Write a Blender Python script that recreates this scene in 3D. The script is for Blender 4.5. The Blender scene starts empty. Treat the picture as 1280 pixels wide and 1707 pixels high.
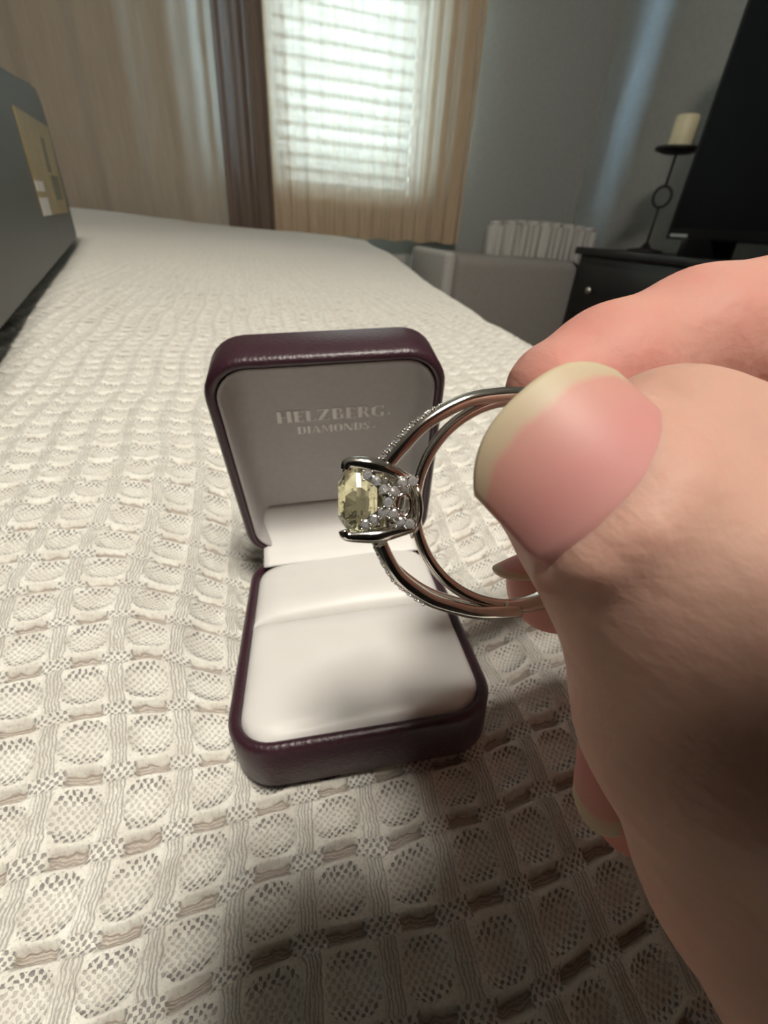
import bpy, bmesh, math, random
import numpy as np
from mathutils import Vector, Matrix
random.seed(4); rng = np.random.default_rng(4)
S = bpy.context.scene
COL = S.collection
PI = math.pi

# ------------------------------------------------------------------ camera
F, CX, CY = 740.0, 640.0, 853.5
R = np.array([[0.9631815, 0.0945651, -0.2516721], [-0.2620980, 0.5387805, -0.8006374], [0.0598836, 0.8371219, 0.5437288]])
C = np.array([0, 0, .73])
cd = bpy.data.cameras.new('camera'); cam = bpy.data.objects.new('camera', cd); COL.objects.link(cam)
cam.matrix_world = Matrix([[*R[0], 0], [*R[1], 0], [*R[2], .73], [0, 0, 0, 1]])
cd.sensor_fit = 'VERTICAL'; cd.sensor_height = 36; cd.lens = F/1707*36
cd.clip_start = .002; cd.clip_end = 60
cd.dof.use_dof = True; cd.dof.focus_distance = .048; cd.dof.aperture_fstop = 44
S.camera = cam

# ------------------------------------------------------------------ world + light
W = bpy.data.worlds.new('world'); S.world = W; W.use_nodes = True
wt = W.node_tree; bg = wt.nodes['Background']
tc = wt.nodes.new('ShaderNodeTexCoord'); sp = wt.nodes.new('ShaderNodeSeparateXYZ'); cr = wt.nodes.new('ShaderNodeValToRGB')
wt.links.new(tc.outputs['Generated'], sp.inputs[0]); wt.links.new(sp.outputs['Z'], cr.inputs[0]); wt.links.new(cr.outputs[0], bg.inputs[0])
cr.color_ramp.elements[0].position = 0.0; cr.color_ramp.elements[0].color = (.30, .36, .30, 1)
cr.color_ramp.elements[1].position = .12; cr.color_ramp.elements[1].color = (.62, .82, 1, 1)
bg.inputs[1].default_value = 1.9

def area(name, loc, to, size, power, color, sy=None):
    l = bpy.data.lights.new(name, 'AREA'); l.energy = power; l.color = color; l.size = size
    if sy: l.shape = 'RECTANGLE'; l.size_y = sy
    o = bpy.data.objects.new(name, l); COL.objects.link(o); o.location = loc
    o.rotation_euler = (Vector(to)-Vector(loc)).to_track_quat('-Z', 'Y').to_euler()
    return o
LAMP = (.05, -.42, 2.26)
area('ceiling_lamp_light', LAMP, (.0, .3, .6), .34, 33, (1, .94, .84))
area('window_daylight', (.25, 2.50, 1.45), (.25, 0, 1.45), 1.5, 1300, (.42, .70, 1.0), 1.3)
S.view_settings.view_transform = 'Standard'; S.view_settings.look = 'None'
S.view_settings.gamma = 1; S.view_settings.exposure = 0; S.view_settings.use_curve_mapping = False

# ------------------------------------------------------------------ node expressions
class X:
    def __init__(s, nt, sock): s.nt, s.s = nt, sock
    def _m(s, op, *a):
        n = s.nt.nodes.new('ShaderNodeMath'); n.operation = op
        for i, v in enumerate((s,)+a):
            if isinstance(v, X): s.nt.links.new(v.s, n.inputs[i])
            else: n.inputs[i].default_value = float(v)
        return X(s.nt, n.outputs[0])
    def __add__(s, o): return s._m('ADD', o)
    def __sub__(s, o): return s._m('SUBTRACT', o)
    def __mul__(s, o): return s._m('MULTIPLY', o)
    def sin(s): return s._m('SINE')
    def abs(s): return s._m('ABSOLUTE')
    def fract(s): return s._m('FRACT')
    def min(s, o): return s._m('MINIMUM', o)
    def max(s, o): return s._m('MAXIMUM', o)
    def ss(s, a, b):
        n = s.nt.nodes.new('ShaderNodeMapRange'); n.interpolation_type = 'SMOOTHSTEP'
        s.nt.links.new(s.s, n.inputs[0])
        if a < b: n.inputs[1].default_value, n.inputs[2].default_value = a, b
        else: n.inputs[1].default_value, n.inputs[2].default_value, n.inputs[3].default_value, n.inputs[4].default_value = b, a, 1, 0
        return X(s.nt, n.outputs[0])
def mat(name, color=(.5, .5, .5), rough=.5, metal=0, **kw):
    m = bpy.data.materials.new(name); m.use_nodes = True
    b = m.node_tree.nodes['Principled BSDF']
    b.inputs['Base Color'].default_value = (*color, 1); b.inputs['Roughness'].default_value = rough; b.inputs['Metallic'].default_value = metal
    for k, v in kw.items():
        b.inputs[k.replace('_', ' ')].default_value = v
    m.use_backface_culling = False
    return m
def noise(nt, scale, detail=3, coord='Object', vec=None, stretch=None):
    n = nt.nodes.new('ShaderNodeTexNoise'); n.inputs['Scale'].default_value = scale; n.inputs['Detail'].default_value = detail
    t = nt.nodes.new('ShaderNodeTexCoord'); src = t.outputs[coord]
    if stretch:
        mp = nt.nodes.new('ShaderNodeMapping'); mp.inputs['Scale'].default_value = stretch; nt.links.new(src, mp.inputs[0]); src = mp.outputs[0]
    nt.links.new(src, n.inputs['Vector'])
    return n
def bump(m, height, strength=.3, dist=.001):
    nt = m.node_tree; b = nt.nodes.new('ShaderNodeBump'); b.inputs['Strength'].default_value = strength; b.inputs['Distance'].default_value = dist
    nt.links.new(height, b.inputs['Height']); nt.links.new(b.outputs[0], nt.nodes['Principled BSDF'].inputs['Normal'])
def ramp_color(m, fac, stops):
    nt = m.node_tree; r = nt.nodes.new('ShaderNodeValToRGB'); nt.links.new(fac, r.inputs[0])
    e = r.color_ramp.elements
    e[0].position, e[0].color = stops[0][0], (*stops[0][1], 1); e[1].position, e[1].color = stops[-1][0], (*stops[-1][1], 1)
    for p, c in stops[1:-1]:
        q = e.new(p); q.color = (*c, 1)
    nt.links.new(r.outputs[0], nt.nodes['Principled BSDF'].inputs['Base Color']); return r
def noisy(m, scale, c1, c2, bs=.2, bd=.001, stretch=None, detail=4):
    n = noise(m.node_tree, scale, detail, stretch=stretch); ramp_color(m, n.outputs[0], [(.3, c1), (.7, c2)]); bump(m, n.outputs[0], bs, bd); return m

M = {}
M['wall'] = noisy(mat('wall_paint', rough=.8), 60, (.30, .30, .285), (.33, .33, .31), .1, .001)
M['ceiling'] = noisy(mat('ceiling_paint', rough=.9), 80, (.62, .60, .56), (.66, .64, .60), .2, .002)
M['floor'] = noisy(mat('floor_carpet', rough=.95), 300, (.16, .13, .10), (.24, .20, .16), .5, .004)
M['trim'] = noisy(mat('trim_paint', rough=.45), 30, (.55, .53, .49), (.6, .58, .54), .05)
M['leather'] = mat('plum_leather', (.036, .010, .018), .42, Coat_Weight=.15, Coat_Roughness=.3)
v = M['leather'].node_tree.nodes.new('ShaderNodeTexVoronoi'); v.inputs['Scale'].default_value = 1500
t_ = M['leather'].node_tree.nodes.new('ShaderNodeTexCoord'); M['leather'].node_tree.links.new(t_.outputs['Object'], v.inputs['Vector'])
bump(M['leather'], v.outputs['Distance'], .35, .0002)
M['satin'] = noisy(mat('white_leatherette', rough=.45, Sheen_Weight=.2), 90, (.68, .665, .64), (.71, .695, .67), .08, .0006)
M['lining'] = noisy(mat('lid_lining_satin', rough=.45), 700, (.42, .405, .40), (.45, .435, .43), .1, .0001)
M['foil'] = mat('silver_foil', (.95, .95, .92), .5, 0)
M['metal'] = noisy(mat('white_gold', rough=.10, metal=1), 900, (.72, .69, .65), (.78, .75, .71), .05, .00006)
M['metal_shank'] = noisy(mat('worn_white_gold', rough=.2, metal=1), 700, (.60, .54, .48), (.72, .67, .61), .08, .00006, stretch=(1, 1, .2))
M['diamond'] = mat('diamond', (.97, .97, 1), .03, Transmission_Weight=.76, IOR=2.2)
M['stone'] = mat('pale_yellow_gem', (.90, .87, .60), .01, Transmission_Weight=.93, IOR=1.62)
M['nail'] = None
M['black'] = noisy(mat('black_painted_wood', rough=.4), 40, (.006, .006, .006), (.010, .009, .009), .05)
M['knob'] = mat('brushed_nickel', (.7, .66, .6), .3, 1)
M['iron'] = noisy(mat('black_iron', rough=.5, metal=.3), 200, (.008, .008, .008), (.014, .013, .013), .2, .0006)
M['wax'] = noisy(mat('ivory_wax', rough=.5, Subsurface_Weight=.3), 60, (.60, .55, .36), (.64, .59, .40), .1)
M['wax'].node_tree.nodes['Principled BSDF'].inputs['Subsurface Radius'].default_value = (.02, .012, .006)
M['wick'] = mat('wick', (.05, .04, .03), .9)
M['tvbody'] = mat('tv_plastic', (.008, .008, .009), .4, Specular_IOR_Level=.2)
M['tvscreen'] = mat('tv_screen', (.006, .006, .007), .4, Specular_IOR_Level=.04)
M['tvmark'] = mat('silver_mark', (.4, .4, .42), .3, .8)
M['slip'] = noisy(mat('grey_slipcover', rough=.9), 120, (.27, .25, .23), (.31, .29, .27), .3, .002)
M['rib'] = noisy(mat('cream_channel_fabric', rough=.85), 160, (.46, .44, .41), (.52, .50, .47), .25, .002)
M['carton'] = noisy(mat('charcoal_carton', rough=.42, Specular_IOR_Level=.35), 14, (.026, .028, .022), (.034, .036, .029), .05)
M['label'] = noisy(mat('gold_label', rough=.5), 25, (.26, .18, .055), (.34, .24, .08), .02)
M['label_ink'] = mat('label_dark_print', (.10, .085, .035), .6)
M['label_white'] = mat('label_white_print', (.62, .60, .58), .5)
M['blind'] = mat('white_slat', (.75, .74, .72), .5)
M['plug'] = mat('black_plug', (.01, .01, .01), .5)
M['plate'] = mat('plate_plastic', (.42, .38, .34), .5)
def cloth(name, c, trans, clear, tint=(1, 1, 1)):
    m = bpy.data.materials.new(name); m.use_nodes = True; nt = m.node_tree; nt.nodes.clear()
    o = nt.nodes.new('ShaderNodeOutputMaterial'); d = nt.nodes.new('ShaderNodeBsdfDiffuse'); t = nt.nodes.new('ShaderNodeBsdfTranslucent'); p = nt.nodes.new('ShaderNodeBsdfTransparent')
    m1 = nt.nodes.new('ShaderNodeMixShader'); m2 = nt.nodes.new('ShaderNodeMixShader')
    n = noise(nt, 9, 3, stretch=(14, 1, 1.0)); r = nt.nodes.new('ShaderNodeValToRGB'); nt.links.new(n.outputs[0], r.inputs[0])
    r.color_ramp.elements[0].position = .3; r.color_ramp.elements[1].position = .7
    r.color_ramp.elements[0].color = (*[x*.93 for x in c], 1); r.color_ramp.elements[1].color = (*[min(1, x*1.05) for x in c], 1)
    nt.links.new(r.outputs[0], d.inputs[0]); nt.links.new(r.outputs[0], t.inputs[0])
    m1.inputs[0].default_value = trans; nt.links.new(d.outputs[0], m1.inputs[1]); nt.links.new(t.outputs[0], m1.inputs[2])
    n2 = noise(nt, 14, 4, stretch=(4, 1, 1.6)); mr = nt.nodes.new('ShaderNodeMapRange'); nt.links.new(n2.outputs[0], mr.inputs[0])
    mr.inputs[1].default_value = .3; mr.inputs[2].default_value = .7; mr.inputs[3].default_value = clear*.7; mr.inputs[4].default_value = min(1, clear*1.3)
    p.inputs[0].default_value = (*tint, 1); nt.links.new(mr.outputs[0], m2.inputs[0]); nt.links.new(m1.outputs[0], m2.inputs[1]); nt.links.new(p.outputs[0], m2.inputs[2]); nt.links.new(m2.outputs[0], o.inputs[0])
    return m
M['sheer'] = cloth('sheer_gold_voile', (.50, .38, .26), .04, .028, (1, .75, .57))
M['drape'] = cloth('beige_drape', (.52, .445, .35), .3, .0)
M['dark_drape'] = cloth('brown_drape', (.17, .125, .10), .15, .0)
M['shade'] = cloth('tan_shade', (.36, .30, .22), .05, .0)
def glassmat():
    m = bpy.data.materials.new('window_glass'); m.use_nodes = True; nt = m.node_tree; nt.nodes.clear()
    o = nt.nodes.new('ShaderNodeOutputMaterial'); g = nt.nodes.new('ShaderNodeBsdfGlossy'); p = nt.nodes.new('ShaderNodeBsdfTransparent'); x = nt.nodes.new('ShaderNodeMixShader')
    g.inputs[1].default_value = .02; x.inputs[0].default_value = .06; p.inputs[0].default_value = (.95, .97, .97, 1)
    nt.links.new(p.outputs[0], x.inputs[1]); nt.links.new(g.outputs[0], x.inputs[2]); nt.links.new(x.outputs[0], o.inputs[0]); return m
M['glass'] = glassmat()
def lampmat():
    m = mat('lit_glass', (.9, .85, .75), .4); b = m.node_tree.nodes['Principled BSDF']
    b.inputs['Emission Color'].default_value = (1, .87, .72, 1); b.inputs['Emission Strength'].default_value = 6; return m
M['lamp'] = lampmat()

# skin: pinker where the 'red' attribute says so (fingertips, pinched pulp)
def skin():
    m = mat('skin', (.55, .33, .26), .56, Subsurface_Weight=.35, Subsurface_Scale=.004, Specular_IOR_Level=.28)
    nt = m.node_tree; b = nt.nodes['Principled BSDF']; b.inputs['Subsurface Radius'].default_value = (1, .35, .2)
    a = nt.nodes.new('ShaderNodeAttribute'); a.attribute_name = 'red'
    n = noise(nt, 130, 5); n2 = noise(nt, 700, 3); w = noise(nt, 420, 3, stretch=(1, .25, 1))
    r = nt.nodes.new('ShaderNodeValToRGB'); e = r.color_ramp.elements
    e[0].position, e[0].color = 0, (.52, .33, .25, 1); e[1].position, e[1].color = 1, (.62, .25, .21, 1)
    q = e.new(.5); q.color = (.60, .34, .27, 1)
    f = X(nt, a.outputs['Fac']) + (X(nt, n.outputs[0]) - .5)*.55
    nt.links.new(f.s, r.inputs[0]); nt.links.new(r.outputs[0], b.inputs['Base Color'])
    h = X(nt, n2.outputs[0])*.35 + X(nt, w.outputs[0])*.8 + X(nt, n.outputs[0])
    bump(m, h.s, .42, .0007); return m
M['skin'] = skin()
def nailmat(name):
    m = mat(name, (.7, .4, .38), .5, Subsurface_Weight=.2, Subsurface_Scale=.002, Specular_IOR_Level=.4)
    nt = m.node_tree; a = nt.nodes.new('ShaderNodeAttribute'); a.attribute_name = 'tip'
    n = noise(nt, 260, 3, coord='UV', stretch=(.12, .012, 1)); n.inputs['Scale'].default_value = 60
    n3 = noise(nt, 300, 3)
    f = X(nt, a.outputs['Fac']) + (X(nt, n3.outputs[0]) - .5)*.12
    ramp_color(m, f.s, [(0, (.60, .30, .27)), (.45, (.62, .27, .25)), (.82, (.60, .30, .25)), (.88, (.55, .43, .30)), (1, (.56, .47, .32))])
    bump(m, n.outputs[0], .25, .0003); return m
M['nail'] = nailmat('nail')

# ------------------------------------------------------------------ geometry helpers
def link(name, me, m=None, parent=None, smooth=True):
    o = bpy.data.objects.new(name, me); COL.objects.link(o)
    if m: me.materials.append(m)
    if parent: o.parent = parent
    if smooth: me.polygons.foreach_set('use_smooth', [True]*len(me.polygons))
    return o
def frombm(name, bm, m, parent=None, smooth=False, mtx=None):
    bmesh.ops.recalc_face_normals(bm, faces=bm.faces[:])
    me = bpy.data.meshes.new(name); bm.to_mesh(me); bm.free()
    if mtx is not None: me.transform(mtx)
    return link(name, me, m, parent, smooth)
def tag(o, label=None, cat=None, group=None, kind=None):
    if label: o['label'] = label
    if cat: o['category'] = cat
    if group: o['group'] = group
    if kind: o['kind'] = kind
    return o
def empty(name, loc=(0, 0, 0), label=None, cat=None, group=None, mtx=None):
    o = bpy.data.objects.new(name, None); COL.objects.link(o); o.location = loc; o.empty_display_size = .02
    if mtx is not None: o.matrix_world = mtx
    return tag(o, label, cat, group)
def box(bm, x0, x1, y0, y1, z0, z1):
    vs = [bm.verts.new(p) for p in ((x0, y0, z0), (x1, y0, z0), (x1, y1, z0), (x0, y1, z0), (x0, y0, z1), (x1, y0, z1), (x1, y1, z1), (x0, y1, z1))]
    for f in ((0, 3, 2, 1), (4, 5, 6, 7), (0, 1, 5, 4), (1, 2, 6, 5), (2, 3, 7, 6), (3, 0, 4, 7)): bm.faces.new([vs[i] for i in f])
    return vs
def boxobj(name, b, m, parent=None, bev=0, seg=2):
    bm = bmesh.new(); box(bm, *b)
    if bev: bmesh.ops.bevel(bm, geom=bm.edges[:], offset=bev, segments=seg, affect='EDGES', profile=.5)
    return frombm(name, bm, m, parent, smooth=bev > 0 and seg > 1)
def tube_bm(bm, pts, rad, n=12, closed=False, caps=True, flat=None):
    pts = [Vector(p) for p in pts]; N = len(pts); rad = [rad]*N if not hasattr(rad, '__len__') else rad
    rings = []; up = None
    for i in range(N):
        a = pts[(i-1) % N] if (closed or i) else pts[0]; b = pts[(i+1) % N] if (closed or i < N-1) else pts[-1]
        t = (b-a).normalized()
        if flat is not None: u = Vector(flat)
        elif up is None: u = t.orthogonal()
        else: u = up
        u = (u - t*u.dot(t)).normalized(); w = t.cross(u); up = u
        r = rad[i]; ru, rw = (r if not isinstance(r, tuple) else r[0]), (r if not isinstance(r, tuple) else r[1])
        rings.append([bm.verts.new(pts[i]+u*(ru*math.cos(2*PI*k/n))+w*(rw*math.sin(2*PI*k/n))) for k in range(n)])
    for i in range(N if closed else N-1):
        A, B = rings[i], rings[(i+1) % N]
        for k in range(n): bm.faces.new([A[k], A[(k+1) % n], B[(k+1) % n], B[k]])
    if caps and not closed: bm.faces.new(rings[0][::-1]); bm.faces.new(rings[-1])
def lathe(bm, prof, n=24, c=(0, 0)):
    rings = []
    for r, z in prof:
        if r < 1e-6: rings.append([bm.verts.new((c[0], c[1], z))])
        else: rings.append([bm.verts.new((c[0]+r*math.cos(2*PI*k/n), c[1]+r*math.sin(2*PI*k/n), z)) for k in range(n)])
    for A, B in zip(rings, rings[1:]):
        for k in range(n):
            if len(A) == 1 and len(B) == 1: continue
            if len(A) == 1: bm.faces.new([A[0], B[(k+1) % n], B[k]])
            elif len(B) == 1: bm.faces.new([A[k], A[(k+1) % n], B[0]])
            else: bm.faces.new([A[k], A[(k+1) % n], B[(k+1) % n], B[k]])
def smoothstep(a, b, x):
    t = np.clip((x-a)/(b-a), 0, 1); return t*t*(3-2*t)
def spline(pts, n):
    P = np.array(pts, float); k = len(P); out = []
    for t in np.linspace(0, k-1, n):
        i = min(int(t), k-2); f = t-i
        p0, p1, p2, p3 = P[max(i-1, 0)], P[i], P[i+1], P[min(i+2, k-1)]
        out.append(.5*((2*p1)+(-p0+p2)*f+(2*p0-5*p1+4*p2-p3)*f*f+(-p0+3*p1-3*p2+p3)*f**3))
    return np.array(out)
def vnoise(x, y, seed=0):
    def h(i, j): 
        v = np.sin(i*127.1+j*311.7+seed*74.7)*43758.5453; return v-np.floor(v)
    i, j = np.floor(x), np.floor(y); fx, fy = x-i, y-j; fx = fx*fx*(3-2*fx); fy = fy*fy*(3-2*fy)
    return (h(i, j)*(1-fx)+h(i+1, j)*fx)*(1-fy)+(h(i, j+1)*(1-fx)+h(i+1, j+1)*fx)*fy
def gridmesh(name, P, m, parent=None, uv=None, closed=False):
    ny, nx = P.shape[:2]; me = bpy.data.meshes.new(name)
    idx = np.arange(ny*nx).reshape(ny, nx)
    q = np.stack([idx[:-1, :-1], idx[:-1, 1:], idx[1:, 1:], idx[1:, :-1]], -1).reshape(-1, 4)
    me.vertices.add(ny*nx); me.vertices.foreach_set('co', P.reshape(-1).astype(np.float32))
    me.loops.add(len(q)*4); me.loops.foreach_set('vertex_index', q.reshape(-1).astype(np.int32))
    me.polygons.add(len(q)); me.polygons.foreach_set('loop_start', np.arange(0, len(q)*4, 4, dtype=np.int32))
    me.update(calc_edges=True)
    if uv is not None:
        l = me.uv_layers.new(name='UVMap'); l.data.foreach_set('uv', uv.reshape(-1, 2)[q.reshape(-1)].reshape(-1).astype(np.float32))
    return link(name, me, m, parent)

# ------------------------------------------------------------------ the room
XL, XR, YB, YF, ZC = -2.3, 1.66, -1.9, 2.40, 2.45
def struct(o): o['kind'] = 'structure'; return o
struct(boxobj('floor', (XL-.1, XR+.1, YB-.1, YF+.1, -.06, 0), M['floor']))
struct(boxobj('ceiling', (XL-.1, XR+.1, YB-.1, YF+.1, ZC, ZC+.06), M['ceiling']))
struct(boxobj('wall_left', (XL-.1, XL, YB-.1, YF+.1, 0, ZC), M['wall']))
struct(boxobj('wall_right', (XR, XR+.1, YB-.1, YF+.1, 0, ZC), M['wall']))
struct(boxobj('wall_near', (XL, XR, YB-.1, YB, 0, ZC), M['wall']))
WX0, WX1, WZ0, WZ1 = .17, .80, .80, 2.08       # window 1
VX0, VX1 = -1.00, -.10                          # window 2 (left, shade down)
bm = bmesh.new()
for b in ((XL, VX0, 0, ZC), (VX0, VX1, 0, WZ0), (VX0, VX1, WZ1, ZC), (VX1, WX0, 0, ZC), (WX0, WX1, 0, WZ0), (WX0, WX1, WZ1, ZC), (WX1, XR, 0, ZC)):
    box(bm, b[0], b[1], YF, YF+.06, b[2], b[3])
bmesh.ops.remove_doubles(bm, verts=bm.verts[:], dist=1e-5)
struct(frombm('wall_far', bm, M['wall']))
def window(name, x0, x1):
    e = empty(name, (0, 0, 0)); e['kind'] = 'structure'
    bm = bmesh.new(); y0, y1 = YF+.040, YF+.058; t = .03
    box(bm, x0, x0+t, y0, y1, WZ0, WZ1); box(bm, x1-t, x1, y0, y1, WZ0, WZ1); box(bm, x0+t, x1-t, y0, y1, WZ0, WZ0+t); box(bm, x0+t, x1-t, y0, y1, WZ1-t, WZ1)
    box(bm, x0+t, x1-t, y0+.002, y1-.002, 1.42, 1.46)
    frombm('window_frame', bm, M['trim'], e)
    boxobj('pane', (x0+t, x1-t, y0+.008, y0+.011, WZ0+t, 1.42), M['glass'], e); boxobj('pane', (x0+t, x1-t, y0+.008, y0+.011, 1.46, WZ1-t), M['glass'], e)
    boxobj('window_sill', (x0-.02, x1+.02, YF-.045, YF+.04, WZ0-.018, WZ0), M['trim'], e)
bm = bmesh.new()
for b in ((WX1, WX1+.075, WZ0-.10, WZ1+.075), (WX0-.075, WX0, WZ0-.10, WZ1+.075), (WX0, WX1, WZ1, WZ1+.075)): box(bm, b[0], b[1], YF-.016, YF+.001, b[2], b[3])
struct(frombm('trim_1', bm, M['trim']))
window('window_1', WX0, WX1); window('window_2', VX0, VX1)
for nm, b in (('baseboard_far', (XL, XR, YF-.014, YF, 0, .10)), ('baseboard_right', (XR-.014, XR, YB, YF-.014, 0, .10)), ('baseboard_left', (XL, XL+.014, YB, YF-.014, 0, .10)), ('baseboard_near', (XL+.014, XR-.014, YB, YB+.014, 0, .10))):
    struct(boxobj(nm, b, M['trim']))

# venetian blind in window 1
bl = empty('venetian_blind', ((WX0+WX1)/2, YF+.015, WZ1), 'white horizontal slat blind seen through the sheer curtain over the window', 'blind')
def slat_mesh(w):
    bm = bmesh.new(); n = 6; top = []; bot = []
    for s, arr in ((.0012, top), (-.0012, bot)):
        for k in range(n+1):
            a = -1+2*k/n; arr.append([bm.verts.new((x, a*.024, .004*(1-a*a)+s)) for x in (-w/2, w/2)])
    for k in range(n):
        bm.faces.new([top[k][0], top[k][1], top[k+1][1], top[k+1][0]]); bm.faces.new([bot[k+1][0], bot[k+1][1], bot[k][1], bot[k][0]])
    for i in (0, n): bm.faces.new([top[i][0], top[i][1], bot[i][1], bot[i][0]])
    for j in (0, 1): bm.faces.new([top[k][j] for k in range(n+1)]+[bot[k][j] for k in range(n, -1, -1)])
    bmesh.ops.recalc_face_normals(bm, faces=bm.faces[:]); me = bpy.data.meshes.new('slat'); bm.to_mesh(me); bm.free(); me.materials.append(M['blind']); return me
sm = slat_mesh(WX1-WX0-.012); k = 0; z = WZ0+.03
while z < WZ1-.06:
    o = bpy.data.objects.new('slat', sm); COL.objects.link(o); o.parent = bl; o.location = (0, .002, z-WZ1); o.rotation_euler = (-.62+.04*math.sin(k*2.1), .002*math.sin(k*1.3), 0); z += .050; k += 1
boxobj('head_rail', (-(WX1-WX0)/2+.004, (WX1-WX0)/2-.004, -.018, .022, -.045, -.003), M['blind'], bl)
boxobj('bottom_rail', (-(WX1-WX0)/2+.006, (WX1-WX0)/2-.006, -.016, .016, WZ0-WZ1+.004, WZ0-WZ1+.016), M['blind'], bl)
for x in (-.18, .0, .18):
    bm = bmesh.new(); tube_bm(bm, [(x, -.024, WZ0-WZ1+.015), (x, -.024, -.04)], .0012, 6); frombm('cord', bm, M['blind'], bl)
rs = empty('roller_shade', ((VX0+VX1)/2, YF+.02, WZ1), 'lowered tan roller shade behind the wide beige curtain', 'shade')
boxobj('shade_cloth', (-.44, .44, -.001, .001, WZ0-WZ1+.012, -.02), M['shade'], rs); boxobj('hem_bar', (-.44, .44, -.006, .006, WZ0-WZ1+.002, WZ0-WZ1+.012), M['shade'], rs)

# curtains
def curtain(name, x0, x1, z0, z1, y, m, folds, amp, label, thick=.0, edge=None, seed=0, x0b=None, x1b=None):
    nx, nz = 160, 50; u = np.linspace(0, 1, nx)[None, :]; v = np.linspace(0, 1, nz)[:, None]
    xa = x0+(0 if x0b is None else (x0b-x0))*(1-v); xb = x1+(0 if x1b is None else (x1b-x1))*(1-v)
    Xg = xa+(xb-xa)*u; Z = z0+(z1-z0)*v+0*u
    ph = folds*2*PI*(u+.02*np.sin(5*u+seed)+.01*v*np.sin(9*u)); Y = y+amp*(np.sin(ph)*(.6+.4*vnoise(u*7+seed, v*2, seed))+.35*np.sin(2.3*ph+seed))
    Y = Y+np.clip(-amp*2*(1-v), -1, 1)*0
    Z = Z+.004*np.sin(ph*.5)*(1-v)
    o = gridmesh(name, np.stack([Xg+0*v, Y+0*v, Z], -1), m); tag(o, label, 'curtain'); return o
curtain('beige_curtain', -1.35, -.012, .50, 2.2, 2.29, M['drape'], 7, .012, 'wide plain beige curtain on the left behind the dark carton', seed=1, x1b=-.045)
curtain('brown_curtain', -.008, .141, .672, 2.2, 2.215, M['dark_drape'], 2.2, .014, 'narrow dark brown curtain folded beside the left edge of the bright window', seed=2, x0b=-.040, x1b=.142)
curtain('sheer_curtain', .135, .998, .668, 2.2, 2.305, M['sheer'], 12, .009, 'sheer golden curtain hanging over the bright window and its blind', seed=3)
rod = empty('curtain_rod', (0, 2.26, 2.215), 'black rod that carries the curtains above the window', 'curtain rod')
bm = bmesh.new(); tube_bm(bm, [(-1.42, 0, 0), (1.08, 0, 0)], .011, 12); frombm('pole', bm, M['iron'], rod, True)
for x in (-1.39, .02, 1.05):
    boxobj('bracket', (x-.01, x+.01, 0, .14, -.012, .0), M['iron'], rod)

# wall outlet with a plug
wo = empty('wall_outlet', (.7326, 2.397, .5473), 'small wall outlet with a black plug, low below the sheer curtain', 'outlet')
boxobj('cover_plate', (-.035, .035, -.006, .003, -.057, .057), M['plate'], wo, .002)
boxobj('plug', (-.016, .016, -.034, -.006, .004, .034), M['plug'], wo, .004)

# ceiling lamp (out of frame, gives the room its light)
cl = empty('ceiling_lamp', (LAMP[0], LAMP[1], ZC), 'round ceiling lamp with frosted glass, out of the picture overhead', 'lamp')
bm = bmesh.new(); lathe(bm, [(0, 0), (.16, 0), (.165, -.03), (.0, -.03)], 40); frombm('mount', bm, M['trim'], cl)
bm = bmesh.new(); lathe(bm, [(.155, -.031), (.145, -.08), (.10, -.12), (.05, -.14), (0, -.145)], 40); frombm('glass_dome', bm, M['lamp'], cl, True)

# ------------------------------------------------------------------ the bed
BOXM = np.array([[0.9916416, 0.1099071, -0.0675819], [-0.1040463, 0.9909452, 0.0848643], [0.0762972, -0.0771234, 0.9940979]])
BOXO = np.array([.0135, .0405, .6452]); BW, BD, BH, LH, LD, LA = .0478, .0568, .0112, .0566, .0119, 1.8706
cp = []
for a in (-.5, 0, .5):
    for b in (0, .5, 1): cp.append(BOXO+BOXM@np.array([a*BW, b*BD, -.0015]))
cp += [np.array(p) for p in [(-.022, .036, .639), (-.0184, .0229, .638), (-.028, .0754, .650), (-.034, .0942, .6535), (-.0246, .1364, .659), (-.0329, .2279, .666), (-.0395, .299, .669),
    (-.0556, .0829, .655), (-.0852, .1728, .664), (-.045, .0378, .640), (.0101, .0167, .638), (.0477, .0399, .647), (.0600, .0668, .650), (.060, .12, .653), (.1641, .264, .668), (.1835, .3818, .668),
    (.1627, .1791, .667), (.11, .06, .652), (.02, .14, .650), (.04, .25, .662), (-.3, -.1, .65), (.2, -.1, .65), (-.2, .3, .668), (-.117, .275, .667), (-.246, .91, .674), (-.42, .88, .672), (-.36, .3, .665), (.02, -.25, .60), (.03, -.12, .604),
    (.252, .705, .662), (.403, 1.466, .662), (0, .7, .668), (0, 1.3, .675), (-.564, 2.2, .716), (-.2213, 2.2, .698), (.0938, 2.2, .686), (.3389, 2.2, .683), (-.35, 1.6, .682), (-.9, 1, .675), (-1, 2.2, .71), (-.9, 0, .66), (.48, 2.1, .668)]]
cp = np.array(cp); ctr = cp[:, :2]
def tps(r): return np.where(r > 1e-9, r*r*np.log(r+1e-12), 0)
dm = np.linalg.norm(ctr[:, None]-ctr[None], axis=-1); K = tps(dm)+np.eye(len(cp))*2e-6
A_ = np.zeros((len(cp)+3,)*2); A_[:len(cp), :len(cp)] = K; Pm = np.c_[np.ones(len(cp)), ctr]; A_[:len(cp), len(cp):] = Pm; A_[len(cp):, :len(cp)] = Pm.T
wts = np.linalg.solve(A_, np.r_[cp[:, 2], 0, 0, 0])
def zbed(x, y):
    z = wts[-3]+wts[-2]*x+wts[-1]*y
    for (cx, cy), w in zip(ctr, wts[:-3]):
        r2 = (x-cx)**2+(y-cy)**2; z = z+w*.5*r2*np.log(r2+1e-14)
    return z
CU, CV = .0110, .0102       # waffle cell
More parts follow.
